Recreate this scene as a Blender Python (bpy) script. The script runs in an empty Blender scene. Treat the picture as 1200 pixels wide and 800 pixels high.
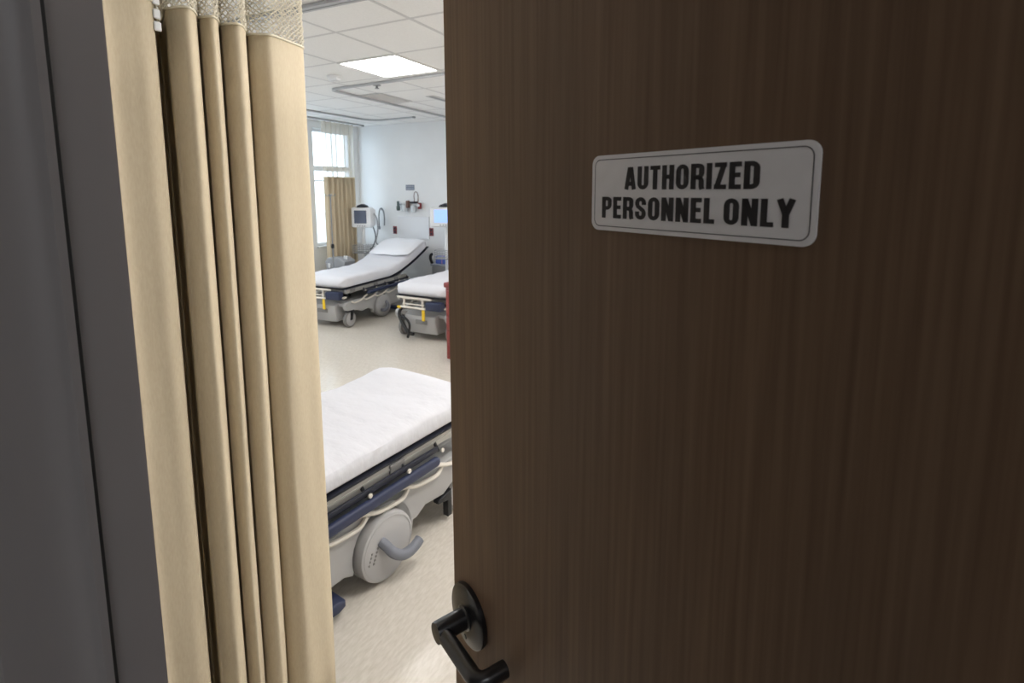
import bpy, bmesh, math, random
from mathutils import Vector, Matrix
random.seed(7)
S = bpy.context.scene
COL = S.collection
PI = math.pi

# ------------------------------------------------------------------ camera
CAM_H = 1.68
F_PX, CY_PX = 600.3, 296.4
PIT, ROL, YAW = math.radians(7.05), math.radians(-0.22), math.radians(-26.5)
def cam_axes():
    # room frame: X along the back wall, Y towards the back wall
    cy, sy = math.cos(YAW), math.sin(YAW)
    def room(x, y, z):                       # heading frame -> room frame
        return Vector((x * cy + y * sy, -x * sy + y * cy, z))
    cp, sp = math.cos(PIT), math.sin(PIT)
    right = room(1, 0, 0); down = room(0, -sp, -cp); fwd = room(0, cp, -sp)
    cr, sr = math.cos(ROL), math.sin(ROL)
    return right * cr - down * sr, right * sr + down * cr, fwd
RX, DN, FW = cam_axes()
cd = bpy.data.cameras.new('camera')
cd.sensor_width = 36.0
cd.lens = F_PX / 1200 * 36.0
cd.shift_y = (CY_PX - 400) / 1200
cd.clip_start = 0.02
cd.clip_end = 300
cd.dof.use_dof = True
cd.dof.focus_distance = 0.95
cd.dof.aperture_fstop = 9.0
cam = bpy.data.objects.new('camera', cd)
m = Matrix((RX, -DN, -FW)).transposed().to_4x4()
m.translation = (0, 0, CAM_H)
cam.matrix_world = m
COL.objects.link(cam)
S.camera = cam

# ------------------------------------------------------------------ world, exposure
W = bpy.data.worlds.new('sky'); S.world = W
W.use_nodes = True
bgn = W.node_tree.nodes['Background']
bgn.inputs[0].default_value = (0.72, 0.87, 1.0, 1)
bgn.inputs[1].default_value = 3.8
S.view_settings.view_transform = 'Standard'
S.view_settings.look = 'None'
S.view_settings.exposure = 0.0
S.view_settings.gamma = 1.0
S.view_settings.use_curve_mapping = False
PANEL_EMIT = 18.0          # ward ceiling panels
CORRIDOR_EMIT = 5.0       # dim corridor panel

# ------------------------------------------------------------------ materials
def lin(c):
    return tuple(((v / 255) / 12.92 if v / 255 <= .04045 else ((v / 255 + .055) / 1.055) ** 2.4) for v in c)
MATS = {}
def mat(name, rgb, rough=.5, metal=0., noise=None, bump=None, spec=.5, translucent=0., emit=None, coat=0.):
    if name in MATS: return MATS[name]
    M = bpy.data.materials.new(name); M.use_nodes = True
    nt = M.node_tree; b = nt.nodes['Principled BSDF']
    c = (*lin(rgb), 1)
    b.inputs['Base Color'].default_value = c
    b.inputs['Roughness'].default_value = rough
    b.inputs['Metallic'].default_value = metal
    b.inputs['Specular IOR Level'].default_value = spec
    b.inputs['Coat Weight'].default_value = coat
    if emit:
        b.inputs['Emission Color'].default_value = (*lin(emit[0]), 1); b.inputs['Emission Strength'].default_value = emit[1]
    if noise or bump:
        tc = nt.nodes.new('ShaderNodeTexCoord')
    def ntex(scale, sxyz, detail=4):
        mp = nt.nodes.new('ShaderNodeMapping'); mp.inputs['Scale'].default_value = sxyz
        nt.links.new(tc.outputs['Object'], mp.inputs['Vector'])
        n = nt.nodes.new('ShaderNodeTexNoise'); n.inputs['Scale'].default_value = scale; n.inputs['Detail'].default_value = detail
        nt.links.new(mp.outputs['Vector'], n.inputs['Vector'])
        return n
    if noise:                                # (scale, stretch, rgb_a, rgb_b)
        n = ntex(noise[0], noise[1])
        r = nt.nodes.new('ShaderNodeValToRGB')
        r.color_ramp.elements[0].position = .3; r.color_ramp.elements[1].position = .7
        r.color_ramp.elements[0].color = (*lin(noise[2]), 1); r.color_ramp.elements[1].color = (*lin(noise[3]), 1)
        nt.links.new(n.outputs['Fac'], r.inputs['Fac']); nt.links.new(r.outputs['Color'], b.inputs['Base Color'])
    if bump:                                 # (scale, stretch, strength, distance)
        n2 = ntex(bump[0], bump[1])
        bp = nt.nodes.new('ShaderNodeBump'); bp.inputs['Strength'].default_value = bump[2]; bp.inputs['Distance'].default_value = bump[3]
        nt.links.new(n2.outputs['Fac'], bp.inputs['Height']); nt.links.new(bp.outputs['Normal'], b.inputs['Normal'])
    if translucent:
        t = nt.nodes.new('ShaderNodeBsdfTranslucent'); mx = nt.nodes.new('ShaderNodeMixShader')
        t.inputs[0].default_value = c; mx.inputs[0].default_value = translucent
        nt.links.new(b.outputs[0], mx.inputs[1]); nt.links.new(t.outputs[0], mx.inputs[2])
        nt.links.new(mx.outputs[0], nt.nodes['Material Output'].inputs['Surface'])
    MATS[name] = M
    return M
U1 = (1, 1, 1)
mat('wall_paint', (238, 239, 240), .6, noise=(3, U1, (236, 237, 238), (240, 241, 242)), bump=(220, U1, .04, .002))
mat('wall_panel', (236, 238, 242), .35)
mat('corridor_paint', (196, 194, 190), .6, bump=(220, U1, .04, .002))
mat('tile_white', (244, 244, 243), .85, noise=(90, U1, (241, 241, 240), (247, 247, 246)), bump=(260, U1, .1, .002))
mat('tee_white', (214, 214, 214), .5)
mat('floor_vinyl', (214, 206, 194), .2, noise=(40, (2.4, .6, 1), (205, 197, 184), (221, 214, 203)), spec=.5)
mat('baseboard', (120, 112, 104), .5)
mat('frame_grey', (160, 155, 155), .42, noise=(14, (1, 1, .1), (158, 153, 153), (162, 157, 157)), spec=.5)
mat('rubber', (14, 14, 14), .8)
mat('bronze_black', (24, 23, 26), .30, metal=.0, spec=.7, coat=.1)
mat('sign_plate', (236, 232, 233), .5, noise=(60, (1, 1, 1), (234, 230, 231), (239, 235, 236)))
mat('sign_ink', (44, 40, 42), .6)
mat('fabric_tan', (219, 204, 176), .85, noise=(300, (1, 1, .25), (215, 199, 170), (223, 209, 182)), bump=(900, (1, 1, .3), .12, .001), translucent=.12, spec=.2)
mat('net_cream', (246, 241, 228), .8, translucent=.3)
mat('binding', (236, 228, 206), .8)
mat('chrome', (205, 206, 208), .22, metal=1.)
mat('track_alu', (186, 188, 192), .4)
mat('sheet', (222, 222, 227), .85, bump=(4, (1, 1.9, 1), .45, .03), spec=.2)
mat('pillow_case', (238, 239, 244), .85, bump=(12, U1, .25, .015), spec=.2)
mat('navy', (42, 50, 78), .45)
mat('navy_dark', (30, 33, 46), .55)
mat('hood_grey', (178, 177, 176), .45)
mat('wheel_grey', (182, 181, 181), .4)
mat('hood_dark', (128, 126, 124), .5)  # darker grey of tyres, brackets, label panel and moulded marks
mat('frame_silver', (176, 174, 168), .4, metal=.35)
mat('rim_white', (226, 220, 208), .35)
mat('pedal_grey', (120, 123, 132), .5)
mat('black_plastic', (24, 25, 28), .5)
mat('yellow', (240, 200, 40), .5)
mat('white_plastic', (236, 238, 240), .35)
mat('grey_plastic', (150, 152, 155), .5)
mat('steel', (150, 152, 156), .3, metal=.8)
mat('screen_dark', (84, 92, 112), .2)
mat('screen_lit', (150, 180, 240), .2, emit=((150, 185, 255), .8))
mat('red', (134, 48, 42), .45)
mat('red_outlet', (120, 34, 40), .45)
mat('green', (74, 92, 92), .4)
mat('brown', (120, 92, 84), .5)
mat('jar_clear', (214, 220, 224), .15)
mat('blue_pack', (92, 118, 208), .5)
mat('pink', (222, 160, 178), .5)
mat('placard', (126, 134, 150), .5)
mat('placard_light', (176, 182, 194), .5)
mat('diffuser', (255, 255, 255), .6, emit=((255, 252, 249), PANEL_EMIT))
mat('diffuser_dim', (255, 255, 255), .6, emit=((246, 250, 255), CORRIDOR_EMIT))
mat('ground_pale', (205, 210, 212), .9, noise=(.3, U1, (198, 204, 206), (214, 218, 220)))

def wood_mat():
    M = bpy.data.materials.new('walnut_laminate'); M.use_nodes = True
    nt = M.node_tree; b = nt.nodes['Principled BSDF']; N = nt.nodes.new; Lk = nt.links.new
    tc = N('ShaderNodeTexCoord')
    def nz(scale, st, det):
        mp = N('ShaderNodeMapping'); mp.inputs['Scale'].default_value = st; Lk(tc.outputs['Object'], mp.inputs['Vector'])
        n = N('ShaderNodeTexNoise'); n.inputs['Scale'].default_value = scale; n.inputs['Detail'].default_value = det; Lk(mp.outputs['Vector'], n.inputs['Vector'])
        return n
    fine = nz(150, (1, 1, .02), 3); broad = nz(9, (1, 1, .10), 5)
    r1 = N('ShaderNodeValToRGB'); r1.color_ramp.elements[0].position = .32; r1.color_ramp.elements[1].position = .68
    r1.color_ramp.elements[0].color = (*lin((106, 83, 65)), 1); r1.color_ramp.elements[1].color = (*lin((124, 100, 80)), 1)
    r2 = N('ShaderNodeValToRGB'); r2.color_ramp.elements[0].position = .3; r2.color_ramp.elements[1].position = .7
    r2.color_ramp.elements[0].color = (.86, .86, .86, 1); r2.color_ramp.elements[1].color = (1.08, 1.06, 1.02, 1)
    mx = N('ShaderNodeMixRGB'); mx.blend_type = 'MULTIPLY'; mx.inputs[0].default_value = 1
    Lk(fine.outputs['Fac'], r1.inputs['Fac']); Lk(broad.outputs['Fac'], r2.inputs['Fac'])
    Lk(r1.outputs['Color'], mx.inputs[1]); Lk(r2.outputs['Color'], mx.inputs[2]); Lk(mx.outputs[0], b.inputs['Base Color'])
    b.inputs['Roughness'].default_value = .5; b.inputs['Specular IOR Level'].default_value = .35
    bp = N('ShaderNodeBump'); bp.inputs['Strength'].default_value = .12; bp.inputs['Distance'].default_value = .0008
    Lk(fine.outputs['Fac'], bp.inputs['Height']); Lk(bp.outputs['Normal'], b.inputs['Normal'])
    MATS['walnut'] = M
wood_mat()
def mix_clear(name, rgb, clear, rough=.4, weave=None):
    """thin see-through surface: a fixed share of light passes straight through"""
    M = bpy.data.materials.new(name); M.use_nodes = True
    nt = M.node_tree; b = nt.nodes['Principled BSDF']; N = nt.nodes.new; Lk = nt.links.new
    b.inputs['Base Color'].default_value = (*lin(rgb), 1); b.inputs['Roughness'].default_value = rough
    t = N('ShaderNodeBsdfTransparent'); mx = N('ShaderNodeMixShader'); mx.inputs[0].default_value = clear
    Lk(b.outputs[0], mx.inputs[1]); Lk(t.outputs[0], mx.inputs[2]); Lk(mx.outputs[0], nt.nodes['Material Output'].inputs['Surface'])
    MATS[name] = M
mix_clear('pane_glass', (235, 240, 245), .93, .03)
mix_clear('net_far', (222, 216, 200), .5, .9)

# ------------------------------------------------------------------ mesh builder
class MB:
    def __init__(s): s.v = []; s.f = []
    def add(s, vs, fs):
        o = len(s.v); s.v += [tuple(v) for v in vs]; s.f += [tuple(i + o for i in f) for f in fs]; return s
    def bm(s, b):
        b.verts.index_update()
        s.add([v.co[:] for v in b.verts], [[v.index for v in f.verts] for f in b.faces]); b.free(); return s
    def box(s, c, d, bev=0., seg=2, rot=None):
        b = bmesh.new(); bmesh.ops.create_cube(b, size=1)
        for v in b.verts: v.co = Vector((v.co.x * d[0], v.co.y * d[1], v.co.z * d[2]))
        if bev: bmesh.ops.bevel(b, geom=list(b.edges), offset=bev, segments=seg, affect='EDGES', profile=.5)
        M_ = Matrix.Translation(c) @ (rot.to_4x4() if rot else Matrix())
        bmesh.ops.transform(b, matrix=M_, verts=b.verts)
        return s.bm(b)
    def tube(s, pts, r, n=8, closed=False, flat=1., caps=True):
        pts = [Vector(p) for p in pts]; k = len(pts); rs = r if isinstance(r, (list, tuple)) else [r] * k
        up0 = None; vs = []; fs = []
        for i, p in enumerate(pts):
            a = pts[(i - 1) % k] if (closed or i) else p; c = pts[(i + 1) % k] if (closed or i < k - 1) else p
            t = (c - a).normalized()
            if up0 is None: up0 = Vector((0, 0, 1)) if abs(t.z) < .9 else Vector((1, 0, 0))
            x = t.cross(up0).normalized(); y = x.cross(t).normalized(); up0 = y
            for j in range(n):
                an = 2 * PI * j / n; vs.append(p + (x * math.cos(an) + y * math.sin(an) * flat) * rs[i])
        for i in range(k if closed else k - 1):
            for j in range(n):
                i2 = (i + 1) % k; j2 = (j + 1) % n
                fs.append((i * n + j, i * n + j2, i2 * n + j2, i2 * n + j))
        if caps and not closed:
            fs.append(tuple(range(n))[::-1]); fs.append(tuple((k - 1) * n + j for j in range(n)))
        return s.add(vs, fs)
    def lathe(s, prof, c, axis='Z', n=24):
        """prof: (radius, height) along the axis"""
        vs = []; fs = []; k = len(prof)
        for (r, h) in prof:
            for j in range(n):
                a = 2 * PI * j / n; p = (r * math.cos(a), r * math.sin(a), h)
                if axis == 'X': p = (p[2], p[0], p[1])
                elif axis == 'Y': p = (p[0], p[2], p[1])
                vs.append((p[0] + c[0], p[1] + c[1], p[2] + c[2]))
        for i in range(k - 1):
            for j in range(n):
                j2 = (j + 1) % n; fs.append((i * n + j, i * n + j2, (i + 1) * n + j2, (i + 1) * n + j))
        fs.append(tuple(range(n))); fs.append(tuple((k - 1) * n + j for j in range(n)))
        return s.add(vs, fs)
    def prism(s, poly, lo, hi, axis='X', bev=0.):
        """extrude a 2-D outline (possibly concave) between lo and hi along an axis"""
        b = bmesh.new()
        def P(a, c, h): return {'X': (h, a, c), 'Y': (a, h, c), 'Z': (a, c, h)}[axis]
        v0 = [b.verts.new(P(a, c, lo)) for a, c in poly]; v1 = [b.verts.new(P(a, c, hi)) for a, c in poly]
        n = len(poly)
        f0 = b.faces.new(v0); f1 = b.faces.new(v1[::-1])
        for i in range(n): b.faces.new((v0[i], v1[i], v1[(i + 1) % n], v0[(i + 1) % n]))
        bmesh.ops.recalc_face_normals(b, faces=b.faces)
        if bev:
            es = [e for e in b.edges if f0 in e.link_faces or f1 in e.link_faces]
            bmesh.ops.bevel(b, geom=es, offset=bev, segments=3, affect='EDGES', profile=.5)
        bmesh.ops.triangulate(b, faces=[f for f in b.faces if len(f.verts) > 4])
        return s.bm(b)
    def build(s, name, material, parent=None, smooth=True, loc=None, angle=40, flip=True):
        me = bpy.data.meshes.new(name); me.from_pydata(s.v, [], s.f)
        b = bmesh.new(); b.from_mesh(me)
        if flip: bmesh.ops.recalc_face_normals(b, faces=b.faces)
        if smooth:
            for f in b.faces: f.smooth = True
            lim = math.radians(angle)
            for e in b.edges:
                if len(e.link_faces) == 2 and e.calc_face_angle(0) > lim: e.smooth = False
        b.to_mesh(me); b.free()
        me.materials.append(MATS[material])
        o = bpy.data.objects.new(name, me); COL.objects.link(o)
        if parent: o.parent = parent
        if loc: o.location = loc
        return o
def empty(name, loc, rz=0.):
    o = bpy.data.objects.new(name, None); COL.objects.link(o); o.location = loc; o.rotation_euler = (0, 0, rz)
    o.empty_display_size = .1
    return o
def tag(o, label, cat, group=None):
    o['label'] = label; o['category'] = cat
    if group: o['group'] = group
    return o
def structure(o, label=None):
    o['kind'] = 'structure'
    if label: o['label'] = label
    return o
def catmull(pts, n=8):
    out = []
    P = [pts[0]] + list(pts) + [pts[-1]]
    for i in range(1, len(P) - 2):
        p0, p1, p2, p3 = [Vector(q) for q in P[i - 1:i + 3]]
        for k in range(n):
            t = k / n
            out.append(.5 * ((2 * p1) + (p2 - p0) * t + (2 * p0 - 5 * p1 + 4 * p2 - p3) * t * t + (3 * p1 - p0 - 3 * p2 + p3) * t ** 3))
    out.append(Vector(pts[-1]))
    return out

# ------------------------------------------------------------------ the setting
XL, XR, YF, YB, ZC = -6.2, 2.26, .29, 6.67, 2.725
CY0 = -2.3                       # corridor far wall
YC = .165                        # corridor face of the door wall
OX0, OX1, OZ = -.594, .412, 2.15 # door opening
structure(MB().box(((XL + XR) / 2, (YB + CY0) / 2, -.05), (XR - XL + .4, YB - CY0 + .4, .1)).build('floor', 'floor_vinyl', smooth=False), 'beige vinyl floor with fine streaks')
ceil = structure(MB().box(((XL + XR) / 2, (YB + YC) / 2, ZC + .08), (XR - XL + .4, YB - YC + .3, .1)).build('ceiling', 'tile_white', smooth=False), 'white lay-in tile ceiling of the ward')
structure(MB().box(((XL + XR) / 2, (CY0 + YC) / 2 - .05, 2.55), (XR - XL + .4, YC - CY0 + .1, .1)).build('ceiling_corridor', 'tile_white', smooth=False), 'corridor ceiling')
structure(MB().box(((XL + XR) / 2, YB + .06, 1.4), (XR - XL + .4, .12, 2.8)).build('wall_back', 'wall_paint', smooth=False), 'pale grey painted back wall')
structure(MB().box((XR + .06, (YB + CY0) / 2, 1.4), (.12, YB - CY0 + .4, 2.8)).build('wall_right', 'wall_paint', smooth=False), 'right wall')
structure(MB().box(((XL + XR) / 2, CY0 - .06, 1.4), (XR - XL + .4, .12, 2.8)).build('wall_corridor', 'corridor_paint', smooth=False), 'far corridor wall')
fw = MB()
fw.box(((XL + OX0 - .04) / 2, (YF + YC) / 2, 1.4), (OX0 - .04 - XL, YF - YC - .004, 2.8))
fw.box(((OX1 + .04 + XR) / 2, (YF + YC) / 2, 1.4), (XR - OX1 - .04, YF - YC - .004, 2.8))
fw.box(((OX0 + OX1) / 2, (YF + YC) / 2, (OZ + .04 + 2.8) / 2), (OX1 - OX0 + .08, YF - YC - .004, 2.8 - OZ - .04))
structure(fw.build('wall_front', 'corridor_paint', smooth=False), 'wall with the door opening')
# left wall with windows
WINS = [(5.71, 6.56), (4.55, 5.4), (2.9, 4.1), (1.2, 2.4)]
WZ0, WZ1 = .82, 2.62
lw = MB(); ys = sorted([CY0 - .2, YB + .2] + [y for w in WINS for y in w])
for i in range(0, len(ys), 2):
    lw.box((XL - .1, (ys[i] + ys[i + 1]) / 2, 1.4), (.2, ys[i + 1] - ys[i], 2.8))
for (a, b_) in WINS:
    lw.box((XL - .1, (a + b_) / 2, WZ0 / 2), (.2, b_ - a, WZ0)); lw.box((XL - .1, (a + b_) / 2, (WZ1 + 2.8) / 2), (.2, b_ - a, 2.8 - WZ1))
structure(lw.build('wall_left', 'wall_paint', smooth=False), 'window wall on the left')
for i, (a, b_) in enumerate(WINS):
    c = (a + b_) / 2; w = b_ - a; fr = MB(); t = .045; x = XL - .11
    for z in (WZ0 + t / 2, WZ1 - t / 2): fr.box((x, c, z), (.07, w, t), .004)
    for y in (a + t / 2, b_ - t / 2): fr.box((x, y, (WZ0 + WZ1) / 2), (.07, t, WZ1 - WZ0), .004)
    wo = structure(fr.build('window_%d' % (i + 1), 'wall_panel', smooth=False), 'tall window with pale frame and two cross rails')
    MB().box((x, c, 2.02), (.06, w - .06, .08), .004).build('transom_rail', 'wall_panel', wo, smooth=False)
    MB().box((x, c, 1.83), (.05, w - .06, .022), .003).build('glazing_bar', 'wall_panel', wo, smooth=False)
    for (z0, z1) in ((WZ0 + t, 1.82), (1.84, 1.98), (2.06, WZ1 - t)):
        MB().box((x, c, (z0 + z1) / 2), (.008, w - 2 * t, z1 - z0)).build('pane', 'pane_glass', wo, smooth=False)
    MB().box((XL - .03, c, WZ0 - .012), (.14, w + .04, .024), .004).build('window_sill', 'wall_panel', wo, smooth=False)
structure(MB().box((XL - 60, 3, -3.2), (119, 160, .2)).build('ground', 'ground_pale', smooth=False), 'pale ground outside the window')
structure(MB().box(((XL + XR) / 2, YB - .007, .05), (XR - XL, .014, .1), .003).build('baseboard_back', 'baseboard', smooth=False))
structure(MB().box((XL + .007, (YB + YF) / 2, .05), (.014, YB - YF - .04, .1), .003).build('baseboard_left', 'baseboard', smooth=False))
structure(MB().box(((XL + OX0) / 2 - .06, YF + .007, .05), (OX0 - XL - .14, .014, .1), .003).build('baseboard_front', 'baseboard', smooth=False))

# ceiling tiles and tees (0.61 m lay-in grid)
G = .61; GX0, GY0 = -2.034, 2.68
xs = [GX0 + G * k for k in range(-7, 8)]; yg = [GY0 + G * k for k in range(-4, 8)]
xs = [x for x in xs if XL < x < XR]; yg = [y for y in yg if YF < y < YB]
bx_ = [XL] + xs + [XR]; by_ = [YF] + yg + [YB]
LIGHTS = [(-2.949, 3.595), (-.509, 3.595), (1.321, 3.595), (-5.389, 3.595), (-5.389, 1.155), (1.321, 6.035), (-.509, 6.035), (-.509, 1.765), (.101, 1.765)]  # last pair are unseen panels added to brighten the near curtain and floor
tile_cache = {}
def tile_mesh(w, d):
    k = (round(w, 3), round(d, 3))
    if k not in tile_cache:
        o = MB().box((0, 0, 0), (w - .02, d - .02, .016), .003, 1).build('ceiling_tile', 'tile_white', smooth=False)
        tile_cache[k] = o.data; bpy.data.objects.remove(o)
    return tile_cache[k]
for i in range(len(bx_) - 1):
    for j in range(len(by_) - 1):
        cx, cyy = (bx_[i] + bx_[i + 1]) / 2, (by_[j] + by_[j + 1]) / 2
        if any(abs(cx - a) < .1 and abs(cyy - b_) < .1 for a, b_ in LIGHTS): continue
        o = bpy.data.objects.new('ceiling_tile', tile_mesh(bx_[i + 1] - bx_[i], by_[j + 1] - by_[j]))
        COL.objects.link(o); o.parent = ceil; o.location = (cx, cyy, ZC + .010)
for x in xs: MB().box((x, (YF + YB) / 2, ZC + .009), (.024, YB - YF, .016)).build('grid_tee', 'tee_white', ceil, smooth=False)
for y in yg: MB().box(((XL + XR) / 2, y, ZC + .0095), (XR - XL, .024, .016)).build('grid_tee', 'tee_white', ceil, smooth=False)
def rrect(w, h, r, n=5, cx=0., cy=0.):
    out = []
    for (sx, sy, a0) in ((1, 1, 0), (-1, 1, 90), (-1, -1, 180), (1, -1, 270)):
        for k in range(n + 1):
            a = math.radians(a0 + 90 * k / n); out.append((cx + sx * (w / 2 - r) + r * math.cos(a), cy + sy * (h / 2 - r) + r * math.sin(a)))
    return out
for i, (x, y) in enumerate(LIGHTS):
    o = empty('ceiling_light', (x, y, ZC - .004))
    if i == 0: tag(o, 'square white ceiling light panel glowing above the ward, in view beside the curtain', 'ceiling light', 'ward ceiling lights')
    else: tag(o, 'unseen square ceiling light panel outside the picture, assumed for lighting the ward', 'ceiling light', 'ward ceiling lights')
    fr = MB()
    for s in (-1, 1):
        fr.box((s * .295, 0, .012), (.02, .61, .03), .002); fr.box((0, s * .295, .012), (.57, .02, .03), .002)
    fr.build('light_frame', 'tile_white', o, smooth=False)
    MB().prism(rrect(.565, .565, .03), 0.0, .012, 'Z').build('diffuser', 'diffuser', o, smooth=False)
o = empty('ceiling_light', (.95, -.75, 2.492)); tag(o, 'dim ceiling light panel in the corridor outside the picture', 'ceiling light')
MB().box((0, 0, .003), (.62, 1.22, .006)).build('light_frame', 'tile_white', o, smooth=False)
MB().box((0, 0, -.003), (.56, 1.16, .006)).build('diffuser', 'diffuser_dim', o, smooth=False)

# ------------------------------------------------------------------ door frame (double rabbet steel frame)
prof = [(-.64, .160), (-.592, .160), (-.59, .162), (-.59, .196), (-.5893, .207), (-.5875, .2155), (-.5845, .2220), (-.5805, .2262), (-.5768, .2278), (-.575, .2295), (-.575, .2366), (-.589, .2366), (-.590, .2376), (-.590, .2800), (-.5915, .2806), (-.5915, .2930), (-.593, .2935), (-.64, .2935)]
MBF = MB().prism(prof, 0, OZ, 'Z')
mirror = [(-(x) - .182, y) for x, y in prof]
MBF.prism(mirror[::-1], 0, OZ, 'Z')
MBF.prism([(y, z) for y, z in ((.160, OZ), (.2275, OZ), (.2275, OZ - .015), (.2366, OZ - .015), (.2366, OZ), (.2935, OZ), (.2935, OZ + .05), (.160, OZ + .05))], -.64, .458, 'X')
fr = structure(MBF.build('trim_1', 'frame_grey', angle=30), 'dark grey painted steel door frame')
MB().prism([(-.5758, .2367), (-.5765, .2400), (-.582, .2425), (-.5895, .2425), (-.5895, .2367)], 0, OZ - .02, 'Z').build('door_seal', 'rubber', fr, smooth=False)

# ------------------------------------------------------------------ the door
TH = math.radians(125.57 + 26.5)
Dd = Vector((math.cos(TH), math.sin(TH), 0)); Dn = Vector((-Dd.y, Dd.x, 0))
EE = .85
ED = Vector((-.555 * EE, .832 * EE, 0))
# door frame of reference: local x from the latch edge towards the hinge, local y = away from the viewer, z up
DM = Matrix((-Dd, -Dn, Vector((0, 0, 1)))).transposed().to_4x4(); DM.translation = ED
DW = .972
door = MB().box((DW / 2, .0225, 1.072), (DW, .045, 2.13), .0015, 2).build('door_1', 'walnut', smooth=False)
door.matrix_world = DM
structure(door, 'dark brown wood-grain door standing ajar')
for z in (.3, 1.07, 1.85):
    h_ = MB(); h_.lathe([(.008, -.057), (.008, .057)], (DW + .006, .047, z), 'Z', 12); h_.box((DW - .016, .0455, z), (.034, .003, .11)); h_.build('hinge', 'steel', door)
HX, HZ = .058, .958
lev = MB()
lev.lathe([(.0165, 0), (.0185, -.002), (.0205, -.014), (.0172, -.016), (.0172, -.063), (.0162, -.067), (.010, -.0675)][::-1], (HX, 0.0, HZ), 'Y', 28)
path = [(HX + .004, -.056, HZ), (HX + .02, -.056, HZ), (HX + .095, -.056, HZ), (HX + .105, -.055, HZ), (HX + .113, -.049, HZ), (HX + .116, -.040, HZ), (HX + .117, -.010, HZ)]
lev.tube(path, [.0115, .0125, .0125, .0125, .0125, .0125, .0125], 16)
lv = lev.build('lever_handle', 'bronze_black', door)
rz_ = MB(); rz_.lathe([(.0520, 0.0), (.0525, -.002), (.0520, -.008), (.0485, -.0105), (.034, -.0115), (.030, -.0125), (.024, -.0125)], (HX, 0, HZ), 'Y', 48)
rz_.build('rose', 'bronze_black', lv)
MB().lathe([(.0045, -.0120), (.0045, -.0135)], (HX, 0, HZ - .036), 'Y', 12).build('screw', 'steel', lv)
MB().box((-.002, .0225, HZ), (.003, .026, .057), .001, 1).build('latch_plate', 'steel', door)
MB().box((-.006, .0225, HZ), (.011, .012, .02), .003, 1).build('latch_bolt', 'steel', door)

# ------------------------------------------------------------------ sign on the door
sg = empty('door_sign', (0, 0, 0)); sg.matrix_world = DM
tag(sg, 'silver rounded rectangular notice plate reading AUTHORIZED PERSONNEL ONLY on the brown door', 'sign')
SX0, SX1, SZ0, SZ1 = .398 * EE, .673 * EE, CAM_H - .0515 * EE, CAM_H + .042 * EE
SW, SH, SCX, SCZ = SX1 - SX0, SZ1 - SZ0, (SX0 + SX1) / 2, (SZ0 + SZ1) / 2
def xz(poly): return poly
MB().prism([(x, z) for x, z in rrect(SW, SH, .010, 8, SCX, SCZ)], -.0022, -.0003, 'Y').build('plate', 'sign_plate', sg, smooth=False)
bd = MB(); o1 = rrect(SW - .0085, SH - .0085, .008, 8, SCX, SCZ); o2 = rrect(SW - .0100, SH - .0100, .0073, 8, SCX, SCZ); n_ = len(o1)
bd.add([(x, -.0025, z) for x, z in o1] + [(x, -.0025, z) for x, z in o2], [(i, (i + 1) % n_, n_ + (i + 1) % n_, n_ + i) for i in range(n_)])
bd.build('border_line', 'sign_ink', sg, smooth=False)
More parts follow.
